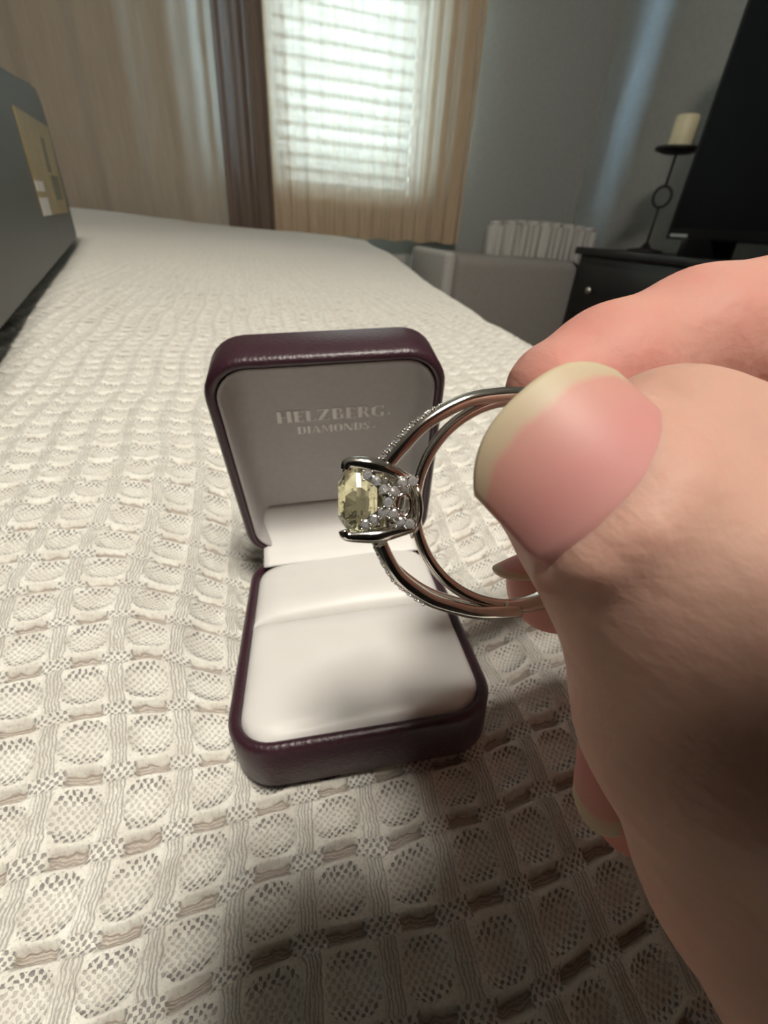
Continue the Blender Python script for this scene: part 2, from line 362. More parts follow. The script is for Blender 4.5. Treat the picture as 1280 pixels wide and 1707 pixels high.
def cellcoords(s, y):
    u = s/CU+.10*np.sin(y*75+1)+.22*(vnoise(s*40, y*40, 3)-.5)+.05*(vnoise(s*160, y*160, 5)-.5)
    v = y/CV+.10*np.sin(s*60)+.30*(vnoise(s*34+9, y*34, 7)-.5)+.12*(vnoise(s*150, y*150, 9)-.5)
    return u, v
def waffle(u, v):
    du = np.abs(u-np.floor(u+.5)); dv = np.abs(v-np.floor(v+.5)); pu = .5-du; pv = .5-dv
    warp = 1-smoothstep(.10, .18, du); rowr = 1-smoothstep(.08, .17, dv)
    ro = smoothstep(.18, .32, du)*(1-smoothstep(.04, .14, dv))+.30*(1-smoothstep(.04, .14, dv))
    ell = (pu/.37)**2+(pv/.34)**2; pk = 1-smoothstep(.15, 1.15, ell)
    rim = smoothstep(.7, 1.05, ell)*(1-smoothstep(1.05, 1.6, ell))
    h = -.0014*ro-.0009*pk+.00030*warp*(1-rowr)+.00018*rim*(1-ro)
    h = h+.00010*np.cos(2*PI*u*17)*warp*(1-rowr)+.00008*np.cos(2*PI*v*22)*ro
    h = h-.00008*np.sin(2*PI*8*u)*np.sin(2*PI*8*v)*(1-ro)*(1-warp*(1-rowr))
    return h-.0004
def edgeX(y): return np.interp(y, [-.3, .05, .18, .264, .38, .70, 1.47, 2.1, 2.3], [.21, .18, .172, .172, .186, .252, .405, .49, .50])
def xrow(y, px):     # where the view's left and right limits cross the bed, to choose mesh density only
    return np.interp(y, [-.02, .02, .1, .3, 1, 2.3], [(-.05, -.06, -.075, -.13, -.36, -.78), (.06, .09, .2, .45, 1.5, 3)][px])
ys = np.r_[np.linspace(-.30, -.02, 30), np.linspace(-.018, .02, 90), np.geomspace(.0205, 2.18, 800)]
ys = np.sort(ys); Yg = ys[:, None]
L = xrow(ys, 0); Rr = np.minimum(xrow(ys, 1), edgeX(ys)); E_ = edgeX(ys)
a0 = np.linspace(0, 1, 30)[:-1]; a1 = np.linspace(0, 1, 860); a2 = np.linspace(0, 1, 24)[1:]; a3 = np.linspace(0, 1, 40)[1:]
sg = np.concatenate([(-1.15+(L[:, None]+1.15)*a0[None]), L[:, None]+(Rr-L)[:, None]*a1[None], Rr[:, None]+(E_-Rr)[:, None]*a2[None]*(1), E_[:, None]+.42*a3[None]**1.6], 1)
sg = np.sort(sg, 1); Yf = np.broadcast_to(Yg, sg.shape)
e = np.broadcast_to(E_[:, None], sg.shape); t = np.maximum(sg-e, 0); rad = .03
top = zbed(np.minimum(sg, e), Yf)
u, v = cellcoords(sg, Yf); hh = waffle(u, v)
dens = np.clip((1.1-Yf)/.8, 0, 1); hh = hh*dens-.0004*(1-dens)
th = np.minimum(t/rad, PI/2); Xw = np.minimum(sg, e)+rad*np.sin(th)+.05*np.maximum(t-rad*PI/2, 0)
Zw = top-rad*(1-np.cos(th))-np.maximum(t-rad*PI/2, 0)
Xw = Xw+.012*np.sin(Yf*22)*smoothstep(.06, .3, t)
big = .0012*(vnoise(sg*30, Yf*30, 11)-.5)*smoothstep(.03, .1, np.abs(sg-.012)+np.abs(Yf-.07))
Zw = Zw+hh+big
yback = smoothstep(2.13, 2.18, Yf); Zw = Zw-.25*yback**2
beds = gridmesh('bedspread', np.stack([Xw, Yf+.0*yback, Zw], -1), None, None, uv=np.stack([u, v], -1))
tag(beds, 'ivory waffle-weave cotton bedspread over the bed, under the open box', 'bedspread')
def bedmat():
    m = mat('waffle_cotton', (.7, .66, .57), .85, Sheen_Weight=.1); nt = m.node_tree
    tcn = nt.nodes.new('ShaderNodeTexCoord'); s = nt.nodes.new('ShaderNodeSeparateXYZ')
    wn = nt.nodes.new('ShaderNodeTexNoise'); wn.inputs['Scale'].default_value = 5; wn.inputs['Detail'].default_value = 2
    nt.links.new(tcn.outputs['UV'], wn.inputs['Vector'])
    nt.links.new(tcn.outputs['UV'], s.inputs[0]); wob = (X(nt, wn.outputs[0])-.5)*.10
    u = X(nt, s.outputs[0])+wob; v = X(nt, s.outputs[1])+wob
    su = (u+.5).fract()-.5; sv = (v+.5).fract()-.5; du = su.abs(); dv = sv.abs()
    def inv(a): return (a*-1)+1
    n = nt.nodes.new('ShaderNodeTexNoise'); n.inputs['Scale'].default_value = .35; n.inputs['Detail'].default_value = 3; nt.links.new(tcn.outputs['UV'], n.inputs['Vector'])
    n9 = nt.nodes.new('ShaderNodeTexNoise'); n9.inputs['Scale'].default_value = 2.1; n9.inputs['Detail'].default_value = 2; nt.links.new(tcn.outputs['UV'], n9.inputs['Vector'])
    fib = nt.nodes.new('ShaderNodeTexNoise'); fib.inputs['Scale'].default_value = 26; fib.inputs['Detail'].default_value = 3; nt.links.new(tcn.outputs['UV'], fib.inputs['Vector'])
    fx = X(nt, fib.outputs[0])-.5; soft = X(nt, n9.outputs[0])
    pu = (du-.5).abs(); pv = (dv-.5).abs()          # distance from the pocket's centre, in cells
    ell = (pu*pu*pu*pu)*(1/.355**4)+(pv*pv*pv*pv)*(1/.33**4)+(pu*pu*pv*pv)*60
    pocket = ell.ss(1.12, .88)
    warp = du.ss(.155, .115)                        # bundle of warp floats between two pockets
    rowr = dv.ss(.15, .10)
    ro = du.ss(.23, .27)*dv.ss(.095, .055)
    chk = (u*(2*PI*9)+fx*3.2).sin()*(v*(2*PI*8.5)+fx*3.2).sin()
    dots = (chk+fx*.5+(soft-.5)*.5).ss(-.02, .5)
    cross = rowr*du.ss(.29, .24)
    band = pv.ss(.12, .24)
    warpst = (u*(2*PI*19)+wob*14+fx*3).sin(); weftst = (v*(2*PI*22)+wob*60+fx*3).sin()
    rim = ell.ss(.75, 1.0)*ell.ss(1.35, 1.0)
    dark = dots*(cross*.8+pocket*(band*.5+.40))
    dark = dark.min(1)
    colr = warp
    def mix(a, b, f):
        x = nt.nodes.new('ShaderNodeMix'); x.data_type = 'RGBA'
        if isinstance(f, X): nt.links.new(f.s, x.inputs[0])
        for i, c in ((6, a), (7, b)):
            if isinstance(c, tuple): x.inputs[i].default_value = (*c, 1)
            else: nt.links.new(c, x.inputs[i])
        return x.outputs[2]
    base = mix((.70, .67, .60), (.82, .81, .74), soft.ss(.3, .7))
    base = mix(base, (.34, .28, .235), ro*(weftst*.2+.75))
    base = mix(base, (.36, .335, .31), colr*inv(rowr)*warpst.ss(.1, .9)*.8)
    base = mix(base, (.20, .185, .19), dark)  # shade in the gaps between threads, painted into the colour as dots
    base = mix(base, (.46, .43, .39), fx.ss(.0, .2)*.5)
    nt.links.new(base, nt.nodes['Principled BSDF'].inputs['Base Color'])
    h = (dark*-1)+warpst*colr*inv(rowr)*.4+weftst*ro*.4+X(nt, fib.outputs[0])*.4
    bump(m, h.s, .9, .00022); return m
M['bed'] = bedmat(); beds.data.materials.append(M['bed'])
bd = empty('bed', (-.35, 1.0, 0), 'bed mattress and base hidden under the waffle bedspread', 'bed')
boxobj('mattress', (-.78, .50, -1.25, 1.15, .30, .57), M['ceiling'], bd, .04)
boxobj('bed_base', (-.76, .48, -1.23, 1.13, .10, .30), M['slip'], bd, .01)
for x in (-.72, .44):
    for y in (-1.18, 1.08): boxobj('leg', (x-.03, x+.03, y-.03, y+.03, 0, .10), M['black'], bd)

# ------------------------------------------------------------------ ring box
bmx = Matrix([[*(BOXM[0]*1.02), BOXO[0]], [*(BOXM[1]*1.02), BOXO[1]-.0005], [*(BOXM[2]*1.02), BOXO[2]], [0, 0, 0, 1]])
rb = empty('ring_box', mtx=bmx, label='open plum leather ring box with white cushion standing on the bedspread', cat='jewelry box')
def rrect(w, d, r, ins=0, n=8, cy=None):
    w2, d2 = w/2-ins, d/2-ins; r = max(r-ins, .0006); cy = d/2 if cy is None else cy; pts = []
    for (sx, sy, a0) in ((1, -1, -PI/2), (1, 1, 0), (-1, 1, PI/2), (-1, -1, PI)):
        for k in range(n+1):
            a = a0+PI/2*k/n; pts.append((sx*(w2-r)+r*math.cos(a), cy+sy*(d2-r)+r*math.sin(a)))
    return pts
def loft(bm, loops, cap0=True, cap1=True):
    rings = [[bm.verts.new(p) for p in lp] for lp in loops]; n = len(rings[0])
    for A, B in zip(rings, rings[1:]):
        for k in range(n): bm.faces.new([A[k], A[(k+1) % n], B[(k+1) % n], B[k]])
    if cap0: bm.faces.new(rings[0][::-1])
    if cap1: bm.faces.new(rings[-1])
def shell(w, d, r, h, wall, floor):
    bm = bmesh.new(); prof = [(.0016, 0), (.0006, .0004), (0, .0014)]
    prof += [(0, h*.5), (-.0001, h-.0012), (.0003, h-.0004), (.0009, h), (wall-.0008, h), (wall-.0003, h-.0003), (wall, h-.001), (wall, floor)]
    loft(bm, [[(x, y, z) for x, y in rrect(w, d, r, i)] for i, z in prof]); return bm
WALL = .0021
frombm('base', shell(BW, BD, .0085, BH, WALL, .003), M['leather'], rb, True)
# cushions: front pad and back pad pinching a ring slot
def pad(y0, y1, fn, name, seed):
    w = BW-2*WALL+.0004; nx, ny = 60, 44; P = np.zeros((ny, nx, 3)); full = (WALL, BD-WALL); r = .0070
    for j in range(ny):
        y = y0+(y1-y0)*j/(ny-1); hw = w/2
        for yc, sg_ in ((full[0]+r, -1), (full[1]-r, 1)):
            if (y-yc)*sg_ > 0: hw = w/2-r+math.sqrt(max(r*r-(y-yc)**2, 0))
        for i in range(nx):
            s = -1+2*i/(nx-1); s = math.copysign(abs(s)**.8, s); x = hw*s
            ed = min((hw-abs(x)), y-y0, y1-y); P[j, i] = (x, y, fn(x, y, y-y0, y1-y, hw-abs(x)))
    top = P.copy(); o = None
    bm = bmesh.new(); V = [[bm.verts.new(P[j, i]) for i in range(nx)] for j in range(ny)]
    for j in range(ny-1):
        for i in range(nx-1): bm.faces.new([V[j][i], V[j][i+1], V[j+1][i+1], V[j+1][i]])
    ring = [V[0][i] for i in range(nx)]+[V[j][nx-1] for j in range(1, ny)]+[V[ny-1][i] for i in range(nx-2, -1, -1)]+[V[j][0] for j in range(ny-2, 0, -1)]
    lo = [bm.verts.new((q.co.x, q.co.y, .004)) for q in ring]
    for k in range(len(ring)): bm.faces.new([ring[k], lo[k], lo[(k+1) % len(lo)], ring[(k+1) % len(lo)]])
    bm.faces.new(lo)
    bmesh.ops.remove_doubles(bm, verts=bm.verts[:], dist=1e-6)
    return frombm(name, bm, M['satin'], rb, True)
def rnd(d, r): d = min(max(d, 0), r); return math.sqrt(max(r*r-(r-d)**2, 0))/r
def f_front(x, y, a, b, c):
    z = BH-.0016+.0022*rnd(c, .004)*rnd(a, .004)*rnd(b, .0045)+.0004*math.sin(x*90)*rnd(b, .003)
    z -= .00025*math.exp(-((y-.0052-.002*x/.02)/.0004)**2)*(1 if x < .002 else math.exp(-((x-.002)/.006)**2)); return z
def f_back(x, y, a, b, c):
    return BH-.0018+.0034*rnd(c, .007)*rnd(a, .006)*rnd(b, .009)+.0005*math.sin(x*100+1)*rnd(a, .004)
SL = .0318
pad(WALL, SL-.0002, f_front, 'front_cushion', 1); pad(SL+.0003, BD-WALL, f_back, 'back_cushion', 2)
# lid: local frame x, u (up), n (depth away from the viewer)
Lm = Matrix([[1, 0, 0, 0], [0, math.cos(LA), math.sin(LA), BD], [0, math.sin(LA), -math.cos(LA), BH+.0002], [0, 0, 0, 1]])
bm = shell(BW, LH, .0085, LD, WALL, .0015)
for q in bm.verts: q.co.z = LD-q.co.z        # opening towards n=0, back wall at n=LD
lid = frombm('lid', bm, M['leather'], rb, True); lid.matrix_local = Lm
bm = bmesh.new(); lw, ll = BW-2*WALL, LH-2*WALL
loft(bm, [[(x, y+WALL, z) for x, y in rrect(lw, ll, .0068, i)] for i, z in ((.00005, .0006), (.0004, .0004), (.0006, .0012), (.0012, .0070), (.0022, .0090), (.0038, .0098))], False, True)
lining = frombm('lining', bm, M['lining'], lid, True)
bm = bmesh.new(); loft(bm, [[(x, y, z) for x, y in rrect(.036, .0052, .002, i, cy=.0005)] for i, z in ((0, .0), (0, .0008))]);
# lettering: thick-thin capitals in silver foil
def letters():
    T, t = .26, .07
    def bar(x0, x1, y0, y1): return [(x0, y0), (x1, y0), (x1, y1), (x0, y1)]
    G = {'H': (.86, [bar(0, T, 0, 1), bar(.60, .60+T, 0, 1), bar(T, .6, .47, .53)]),
         'E': (.66, [bar(.08, .08+T, 0, 1), bar(.3, .64, .93, 1), bar(.3, .64, 0, .07), bar(.3, .56, .47, .53), bar(.58, .64, .80, 1), bar(.58, .64, 0, .2)]),
         'L': (.62, [bar(.05, .05+T, 0, 1), bar(.28, .62, 0, .07), bar(.56, .62, 0, .24)]),
         'Z': (.80, [bar(.05, .75, .93, 1), bar(.0, .76, 0, .07), [(.0, .07), (.28, .07), (.78, .93), (.5, .93)], bar(.05, .10, .8, .93), bar(.70, .76, .07, .22)]),
         'B': (.74, [bar(.06, .06+T, 0, 1), bar(.3, .55, .93, 1), bar(.3, .6, 0, .07), bar(.3, .55, .49, .55), bar(.50, .64, .57, .93), bar(.54, .72, .06, .49)]),
         'R': (.80, [bar(.06, .06+T, 0, 1), bar(.3, .55, .93, 1), bar(.3, .55, .46, .52), bar(.50, .66, .53, .93), [(.40, .46), (.58, .46), (.82, 0), (.60, 0)]]),
         'G': (.86, [bar(.02, .26, .2, .8), [(.02, .8), (.26, .8), (.42, .96), (.36, 1)], [(.02, .2), (.36, 0), (.42, .04), (.26, .2)], bar(.36, .74, .94, 1), bar(.36, .74, 0, .06), bar(.58, .80, .04, .42), bar(.68, .76, .72, .95)]),
         'D': (.82, [bar(.04, .04+T, 0, 1), bar(.28, .56, .93, 1), bar(.28, .56, 0, .07), bar(.56, .80, .18, .82), [(.56, .82), (.80, .82), (.56, 1)], [(.56, 0), (.80, .18), (.56, .18)]]),
         'I': (.36, [bar(.05, .05+T, 0, 1)]),
         'A': (.86, [[(.0, 0), (.08, 0), (.42, 1), (.36, 1)], [(.56, 0), (.86, 0), (.50, 1), (.34, 1)], bar(.18, .62, .3, .36)]),
         'M': (1.05, [bar(.04, .11, 0, 1), bar(.78, 1.02, 0, 1), [(.04, 1), (.30, 1), (.56, .1), (.46, .1)], [(.46, .1), (.54, .1), (.84, 1), (.78, 1)]]),
         'O': (.88, [bar(.02, .26, .22, .78), bar(.62, .86, .22, .78), bar(.32, .56, .94, 1), bar(.32, .56, 0, .06), [(.02, .78), (.26, .78), (.34, 1), (.26, 1)], [(.62, .78), (.86, .78), (.6, 1), (.54, 1)], [(.02, .22), (.28, 0), (.34, 0), (.26, .22)], [(.62, .22), (.54, 0), (.6, 0), (.86, .22)]]),
         'N': (.88, [bar(.04, .11, 0, 1), bar(.76, .83, 0, 1), [(.04, 1), (.30, 1), (.83, 0), (.58, 0)]]),
         'S': (.66, [bar(.04, .28, .58, .9), bar(.38, .62, .1, .44), [(.04, .62), (.28, .62), (.62, .40), (.40, .36)], bar(.2, .6, .93, 1), bar(.06, .46, 0, .07), bar(.54, .6, .72, .95), bar(.06, .12, .05, .28)])}
    def word(name, s, x0, y0, x1, h):
        tot = sum(G[c][0]+.10 for c in s)-.10; k = (x1-x0)/tot; x = x0; bm = bmesh.new()
        for c in s:
            for poly in G[c][1]:
                lo = [bm.verts.new((x+px*k, y0+py*h, .00985)) for px, py in poly]; hi = [bm.verts.new((x+px*k, y0+py*h, .00968)) for px, py in poly]
                bm.faces.new(lo); bm.faces.new(hi)
                for q in range(len(lo)): bm.faces.new([lo[q], lo[(q+1) % len(lo)], hi[(q+1) % len(lo)], hi[q]])
            x += (G[c][0]+.10)*k
        # trademark dot
        box(bm, x1+.0007, x1+.0012, y0+h*.1, y0+h*.1+.0005, .00968, .00985)
        frombm(name, bm, M['foil'], lid)
    word('lettering', 'HELZBERG', -.0120, .0358, .0130, .0030)
    word('lettering', 'DIAMONDS', -.0078, .0324, .0094, .0021)
letters()
hl = [(BD+.0066, BH+.0118), (BD+.0040, BH+.0072), (BD+.0015, BH+.0046), (BD-.0010, BH+.0031), (BD-.0034, BH+.0020), (BD-.0058, BH+.0006)]
hl = spline(hl, 20); hwid = BW/2-.0034
P = np.array([[(x*(1-.0*j), y, z+.0003*math.cos(x*60)) for x in np.linspace(-hwid, hwid, 24)] for j, (y, z) in enumerate(hl)])
hinge_lining = gridmesh('hinge_lining', P, M['satin'], rb)
sm_ = hinge_lining.modifiers.new('thickness', 'SOLIDIFY'); sm_.thickness = .0005; sm_.offset = 0
boxobj('hinge', (-.016, .016, BD-.0006, BD+.0014, BH-.002, BH+.0008), M['leather'], rb, .0004)

# ------------------------------------------------------------------ ring
def camw(px, py, d):           # pixel ray and real depth -> metres in the camera's axes, then to the room
    return Vector(C + R @ np.array([(px-CX)/F*d, -(py-CY)/F*d, -d]))
RC = camw(860, 842, .0400)     # centre of the finger hole
Rv = Matrix(R.tolist())
hx = (Rv @ Vector((-1, -.0, .03))).normalized(); va = (Rv @ Vector((0, 1, 0))); va = (va-hx*va.dot(hx)).normalized(); aa = va.cross(hx)*-1
if aa.dot(Rv @ Vector((0, 0, 1))) < 0: aa = -aa
# small tilt of the finger axis
tilt = Matrix.Rotation(math.radians(-7), 3, hx) @ Matrix.Rotation(math.radians(5), 3, va)
hx, va, aa = tilt @ hx, tilt @ va, tilt @ aa
RM = Matrix([[hx[i], va[i], aa[i], RC[i]] for i in range(3)]+[[0, 0, 0, 1]])
ring = empty('diamond_ring', mtx=RM, label='white gold ring with pale yellow stone held between thumb and finger', cat='ring')
mm = .001
def rt(name, pts, rad, n=12, closed=False, flat=(0, 0, 1), m='metal', parent=None):
    bm = bmesh.new(); tube_bm(bm, [(p[0]*mm, p[1]*mm, p[2]*mm) for p in pts], [(r[0]*mm, r[1]*mm) if isinstance(r, tuple) else r*mm for r in (rad if hasattr(rad, '__len__') and not isinstance(rad, tuple) else [rad]*len(pts))], n, closed, True, flat)
    return frombm(name, bm, M[m], parent or ring, True)
def pol(r, th, a=0): th = math.radians(th); return (r*math.cos(th), r*math.sin(th), a)
# back of the band (plain, wide) from 105 to 255 degrees
ths = np.linspace(84, 276, 60)
def bandr(t): f = min(1, min(t-84, 276-t)/26); return (.75+.40*f, .55+.35*f)
rt('shank', [pol(9.35, t) for t in ths], [bandr(t) for t in ths], 16, m='metal_shank')
ths = np.linspace(-96, 96, 70)
rt('inner_strand', [pol(9.25, t, 0) for t in ths], [(.62, .52)]*70, 14)
up = [(-.6, 9.7), (2.2, 9.55), (5.4, 8.9), (8.65, 7.1), (10.6, 5.2), (11.9, 3.7)]
dn = [(-.6, -9.7), (3.0, -9.7), (5.4, -9.15), (8.1, -8.1), (10.6, -6.2), (11.7, -4.6), (12.4, -3.1)]
strands = []
for sgn, base in ((1, up), (-1, dn)):
    for a0, a1 in ((.5, 1.35), (-.5, -1.35)):
        k = len(base)-1
        P = spline([(x, y, a0+(a1-a0)*min(1, i/(k*.7))) for i, (x, y) in enumerate(base)], 40)
        strands.append(P); rt('split_strand', P, [(.55, .62)]*40, 12)
# gem builder: faceted brilliant along +z
def gem_mesh(r, name):
    bm = bmesh.new(); n = 8; L0 = []
    for (f, z, off) in ((.55, .32, 0), (.85, .18, .5), (1, 0, 0), (.5, -.35, .5)):
        L0.append([bm.verts.new((r*f*math.cos(2*PI*(k+off)/n), r*f*math.sin(2*PI*(k+off)/n), r*z)) for k in range(n)])
    bm.faces.new(L0[0])
    for A, B, o in ((L0[0], L0[1], 0), (L0[1], L0[2], 1), (L0[2], L0[3], 0)):
        for k in range(n):
            if o == 0: bm.faces.new([A[k], A[(k+1) % n], B[k]]); bm.faces.new([A[(k+1) % n], B[(k+1) % n], B[k]])
            else: bm.faces.new([A[k], B[(k+1) % n], B[k]]); bm.faces.new([A[k], A[(k+1) % n], B[(k+1) % n]])
    c = bm.verts.new((0, 0, -r*.75))
    for k in range(n): bm.faces.new([L0[3][k], c, L0[3][(k+1) % n]])
    bmesh.ops.recalc_face_normals(bm, faces=bm.faces[:]); me = bpy.data.meshes.new(name); bm.to_mesh(me); bm.free(); me.materials.append(M['diamond']); return me
pave = gem_mesh(.43*mm, 'pave_diamond'); pave_s = gem_mesh(.38*mm, 'pave_diamond')
beads = bmesh.new()
def bead(p, r=.13):
    m_ = Matrix.Translation(Vector(p)*mm); bmesh.ops.create_icosphere(beads, subdivisions=1, radius=r*mm, matrix=m_)
def setgem(p, nrm, me, side=None):
    o = bpy.data.objects.new('pave_diamond', me); COL.objects.link(o); o.parent = ring
    q = Vector(nrm).normalized().to_track_quat('Z', 'Y'); o.matrix_local = Matrix.Translation(Vector(p)*mm) @ q.to_matrix().to_4x4()
    r = .50 if me is pave else .42
    for k in range(4):
        a = PI/4+PI/2*k; bead(Vector(p)+q @ Vector((r*math.cos(a), r*math.sin(a), .08)))
for P in strands:
    L = np.r_[0, np.cumsum(np.linalg.norm(np.diff(P, axis=0), axis=1))]
    for s in np.arange(.35, 6.4, .84):
        d = L[-1]-s; p = np.array([np.interp(d, L, P[:, i]) for i in range(3)])
        nrm = Vector((p[0], p[1], 0)).normalized(); i = min(np.searchsorted(L, d), len(P)-2); t = Vector(P[i+1]-P[i]).normalized(); nrm = (nrm-t*nrm.dot(t)).normalized()
        if nrm.dot(Vector((p[0], p[1], 0))) < 0: nrm = -nrm
        setgem(Vector(p)+nrm*.52, nrm, pave_s)
# basket: X of pave bars on the near and far sides
def pxl(px, py, a):   # point of the ring's own frame seen at a pixel, at axial offset a (mm)
    o = Vector((RM.inverted() @ Vector((0, 0, .73, 1)))[:3]) if False else RM.inverted() @ Vector((0, 0, .73))
    w = RM.inverted() @ camw(px, py, .05); dr = w-o; t_ = (a*mm-o.z)/dr.z; q = o+dr*t_; return (q.x/mm, q.y/mm, a)
NA = 3.3
left = [(613, 793), (627, 801.5), (640, 816), (647, 837.6), (638, 854), (624, 866), (609.5, 874)]
right = [(688, 802), (671, 803.5), (657.5, 819), (647, 837.6), (656, 856), (667, 870), (683, 873)]
Lq = [pxl(*p, NA-.55*abs(i-3)/3) for i, p in enumerate(left)]; Rq = [pxl(*p, NA-.5*abs(i-3)/3) for i, p in enumerate(right)]
for side in (1, -1):
    for arr in (Lq, Rq):
        pts = [(p[0], p[1], p[2]*side) for p in arr]
        rt('gallery_bar', [(p[0], p[1], p[2]-.35*side) for p in spline(pts, 24)], [(.30, .42)]*24, 10)
    for p in Lq+[q for q in Rq if q is not Rq[3]]:
        if side == 1: setgem((p[0], p[1], p[2]), (0, 0, 1), pave)
        else: setgem((p[0], p[1], -p[2]), (0, 0, -1), pave)
frombm('bead_prongs', beads, M['metal'], ring, True)['kind'] = 'stuff'
# peephole collar and curved gallery plate behind it
pc = pxl(672.5, 842, 2.3); n = 28
for side in (1, -1):
    rt('peephole_collar', [(pc[0]+.62*math.cos(2*PI*k/n), pc[1]+.92*math.sin(2*PI*k/n), side*(2.3+.15*math.cos(2*PI*k/n))) for k in range(n)], [(.32, .24)]*n, 10, closed=True)
    rt('gallery_plate', spline([(9.6, 2.2, side*.8), (9.35, 1.3, side*1.6), (9.15, 0, side*1.8), (9.35, -1.3, side*1.6), (9.6, -2.2, side*.8)], 24), [(.7, .25)]*24, 10, flat=(0, 0, 1))
# prongs: two near, two far; they rise from the ring and curl over the stone's corners
for side in (1, -1):
    A0 = 2.45*side
    for pts in ([(690, 806), (655, 787), (622, 776), (596, 772), (579, 773), (576, 783)], [(692, 880), (660, 887), (630, 893), (600, 894), (578, 893), (573, 884)]):
        q = [pxl(*p, 2.45) for p in pts]
        q = spline([(p[0]-(.25 if side < 0 else 0), p[1]*(1 if side > 0 else .86), A0*(.75+.25*min(1, i/2))) for i, p in enumerate(q)], 30)
        rt('prong', q, [(.42+.14*math.sin(PI*min(1, i/22)), .46+.16*math.sin(PI*min(1, i/22))) for i in range(30)], 12)
rt('gallery_rail', [(11.9+.0*math.cos(2*PI*k/40), 2.3*math.sin(2*PI*k/40), 1.9*math.cos(2*PI*k/40)) for k in range(40)], [(.28, .32)]*40, 8, closed=True, flat=(1, 0, 0))
# centre stone: faceted cushion, table towards the left of the picture
def stone():
    bm = bmesh.new(); n = 16; L0 = []
    yc = (pxl(575, 832, 0)[1])
    def lp(f, h, off, e=.75):
        out = []
        for k in range(n):
            a = 2*PI*(k+off)/n; c, s = math.cos(a), math.sin(a); p = 2.9
            r = (abs(c)**p+abs(s)**p)**(-1/p); out.append(bm.verts.new((h*mm, (yc+3.05*f*r*c)*mm, 3.1*f*r*s*mm)))
        return out
    lv = [(.50, 15.95, 0), (.80, 15.4, .5), (1, 14.5, 0), (1, 14.2, 0), (.84, 13.1, .5), (.50, 11.9, 0)]
    L0 = [lp(*q) for q in lv]
    bm.faces.new(L0[0])
    for i, (A, B) in enumerate(zip(L0, L0[1:])):
        oa, ob = lv[i][2], lv[i+1][2]
        for k in range(n):
            k1 = (k+1) % n
            if oa == ob: bm.faces.new([A[k], A[k1], B[k1], B[k]])
            elif ob > oa: bm.faces.new([A[k], A[k1], B[k]]); bm.faces.new([A[k1], B[k1], B[k]])
            else: bm.faces.new([A[k], B[k1], B[k]]); bm.faces.new([A[k], A[k1], B[k1]])
    c = bm.verts.new((11.1*mm, yc*mm, 0))
    for k in range(n): bm.faces.new([L0[-1][k], c, L0[-1][(k+1) % n]])
    o = frombm('centre_stone', bm, M['stone'], ring); o['label'] = 'pale yellow cushion-cut centre stone'
stone()

# ------------------------------------------------------------------ the hand (one continuous skin, meshed from a distance field)
def K(px, py, d): return np.array([(px-640)/740*d, -(py-853.5)/740*d, -d])      # mm, camera axes
chains = [
  ('thumb', [(K(950, 782, 34.6), 6.8), (K(1050, 872, 34.6), 8.3), (K(1140, 985, 34.2), 9.4), (K(1205, 1190, 34.5), 10.5), (K(1335, 1430, 36.5), 12.2), (K(1540, 1750, 43), 16.0), (np.array([95, -46, -48.]), 18), (np.array([150, -40, -50.]), 22)], .95),
  ('fold', [(K(910, 968, 31.2), 1.0), (K(985, 938, 28.2), 1.0), (K(1065, 885, 27.0), 1.1), (K(1125, 820, 27.6), 1.1), (K(1152, 745, 29.4), 1.0)], .4),
  ('side', [(K(1118, 762, 37.5), 7.6), (K(1185, 812, 37.5), 8.1), (K(1300, 935, 38), 9.3), (K(1420, 1150, 39), 11)], .3),
  ('index', [(K(932, 656, 51), 6.2), (K(1015, 620, 53), 7.3), (K(1160, 572, 55), 8.3), (K(1350, 535, 58.5), 9.0), (K(1620, 570, 66), 10.5), (np.array([104, 8, -68.]), 12), (np.array([150, -22, -62.]), 17)], .5),
  ('middle', [(K(926, 975, 48.5), 5.3), (K(1000, 962, 50), 6.6), (K(1200, 930, 55), 7.8), (K(1500, 900, 62), 9.5), (np.array([98, -6, -76.]), 12), (np.array([150, -28, -66.]), 18)], .6),
  ('ring', [(K(1054, 1352, 54.5), 4.9), (K(1064, 1270, 55), 6.1), (K(1090, 1150, 57), 6.8), (K(1250, 1040, 61), 8), (K(1500, 1060, 68), 9), (np.array([96, -18, -80.]), 11.5), (np.array([150, -32, -66.]), 18)], .85),
  ('little', [(K(1230, 1480, 57), 4.6), (K(1270, 1390, 60), 5.5), (K(1370, 1270, 64), 6.5), (K(1560, 1250, 70), 8), (np.array([95, -28, -78.]), 11), (np.array([150, -38, -60.]), 20)], .7)]
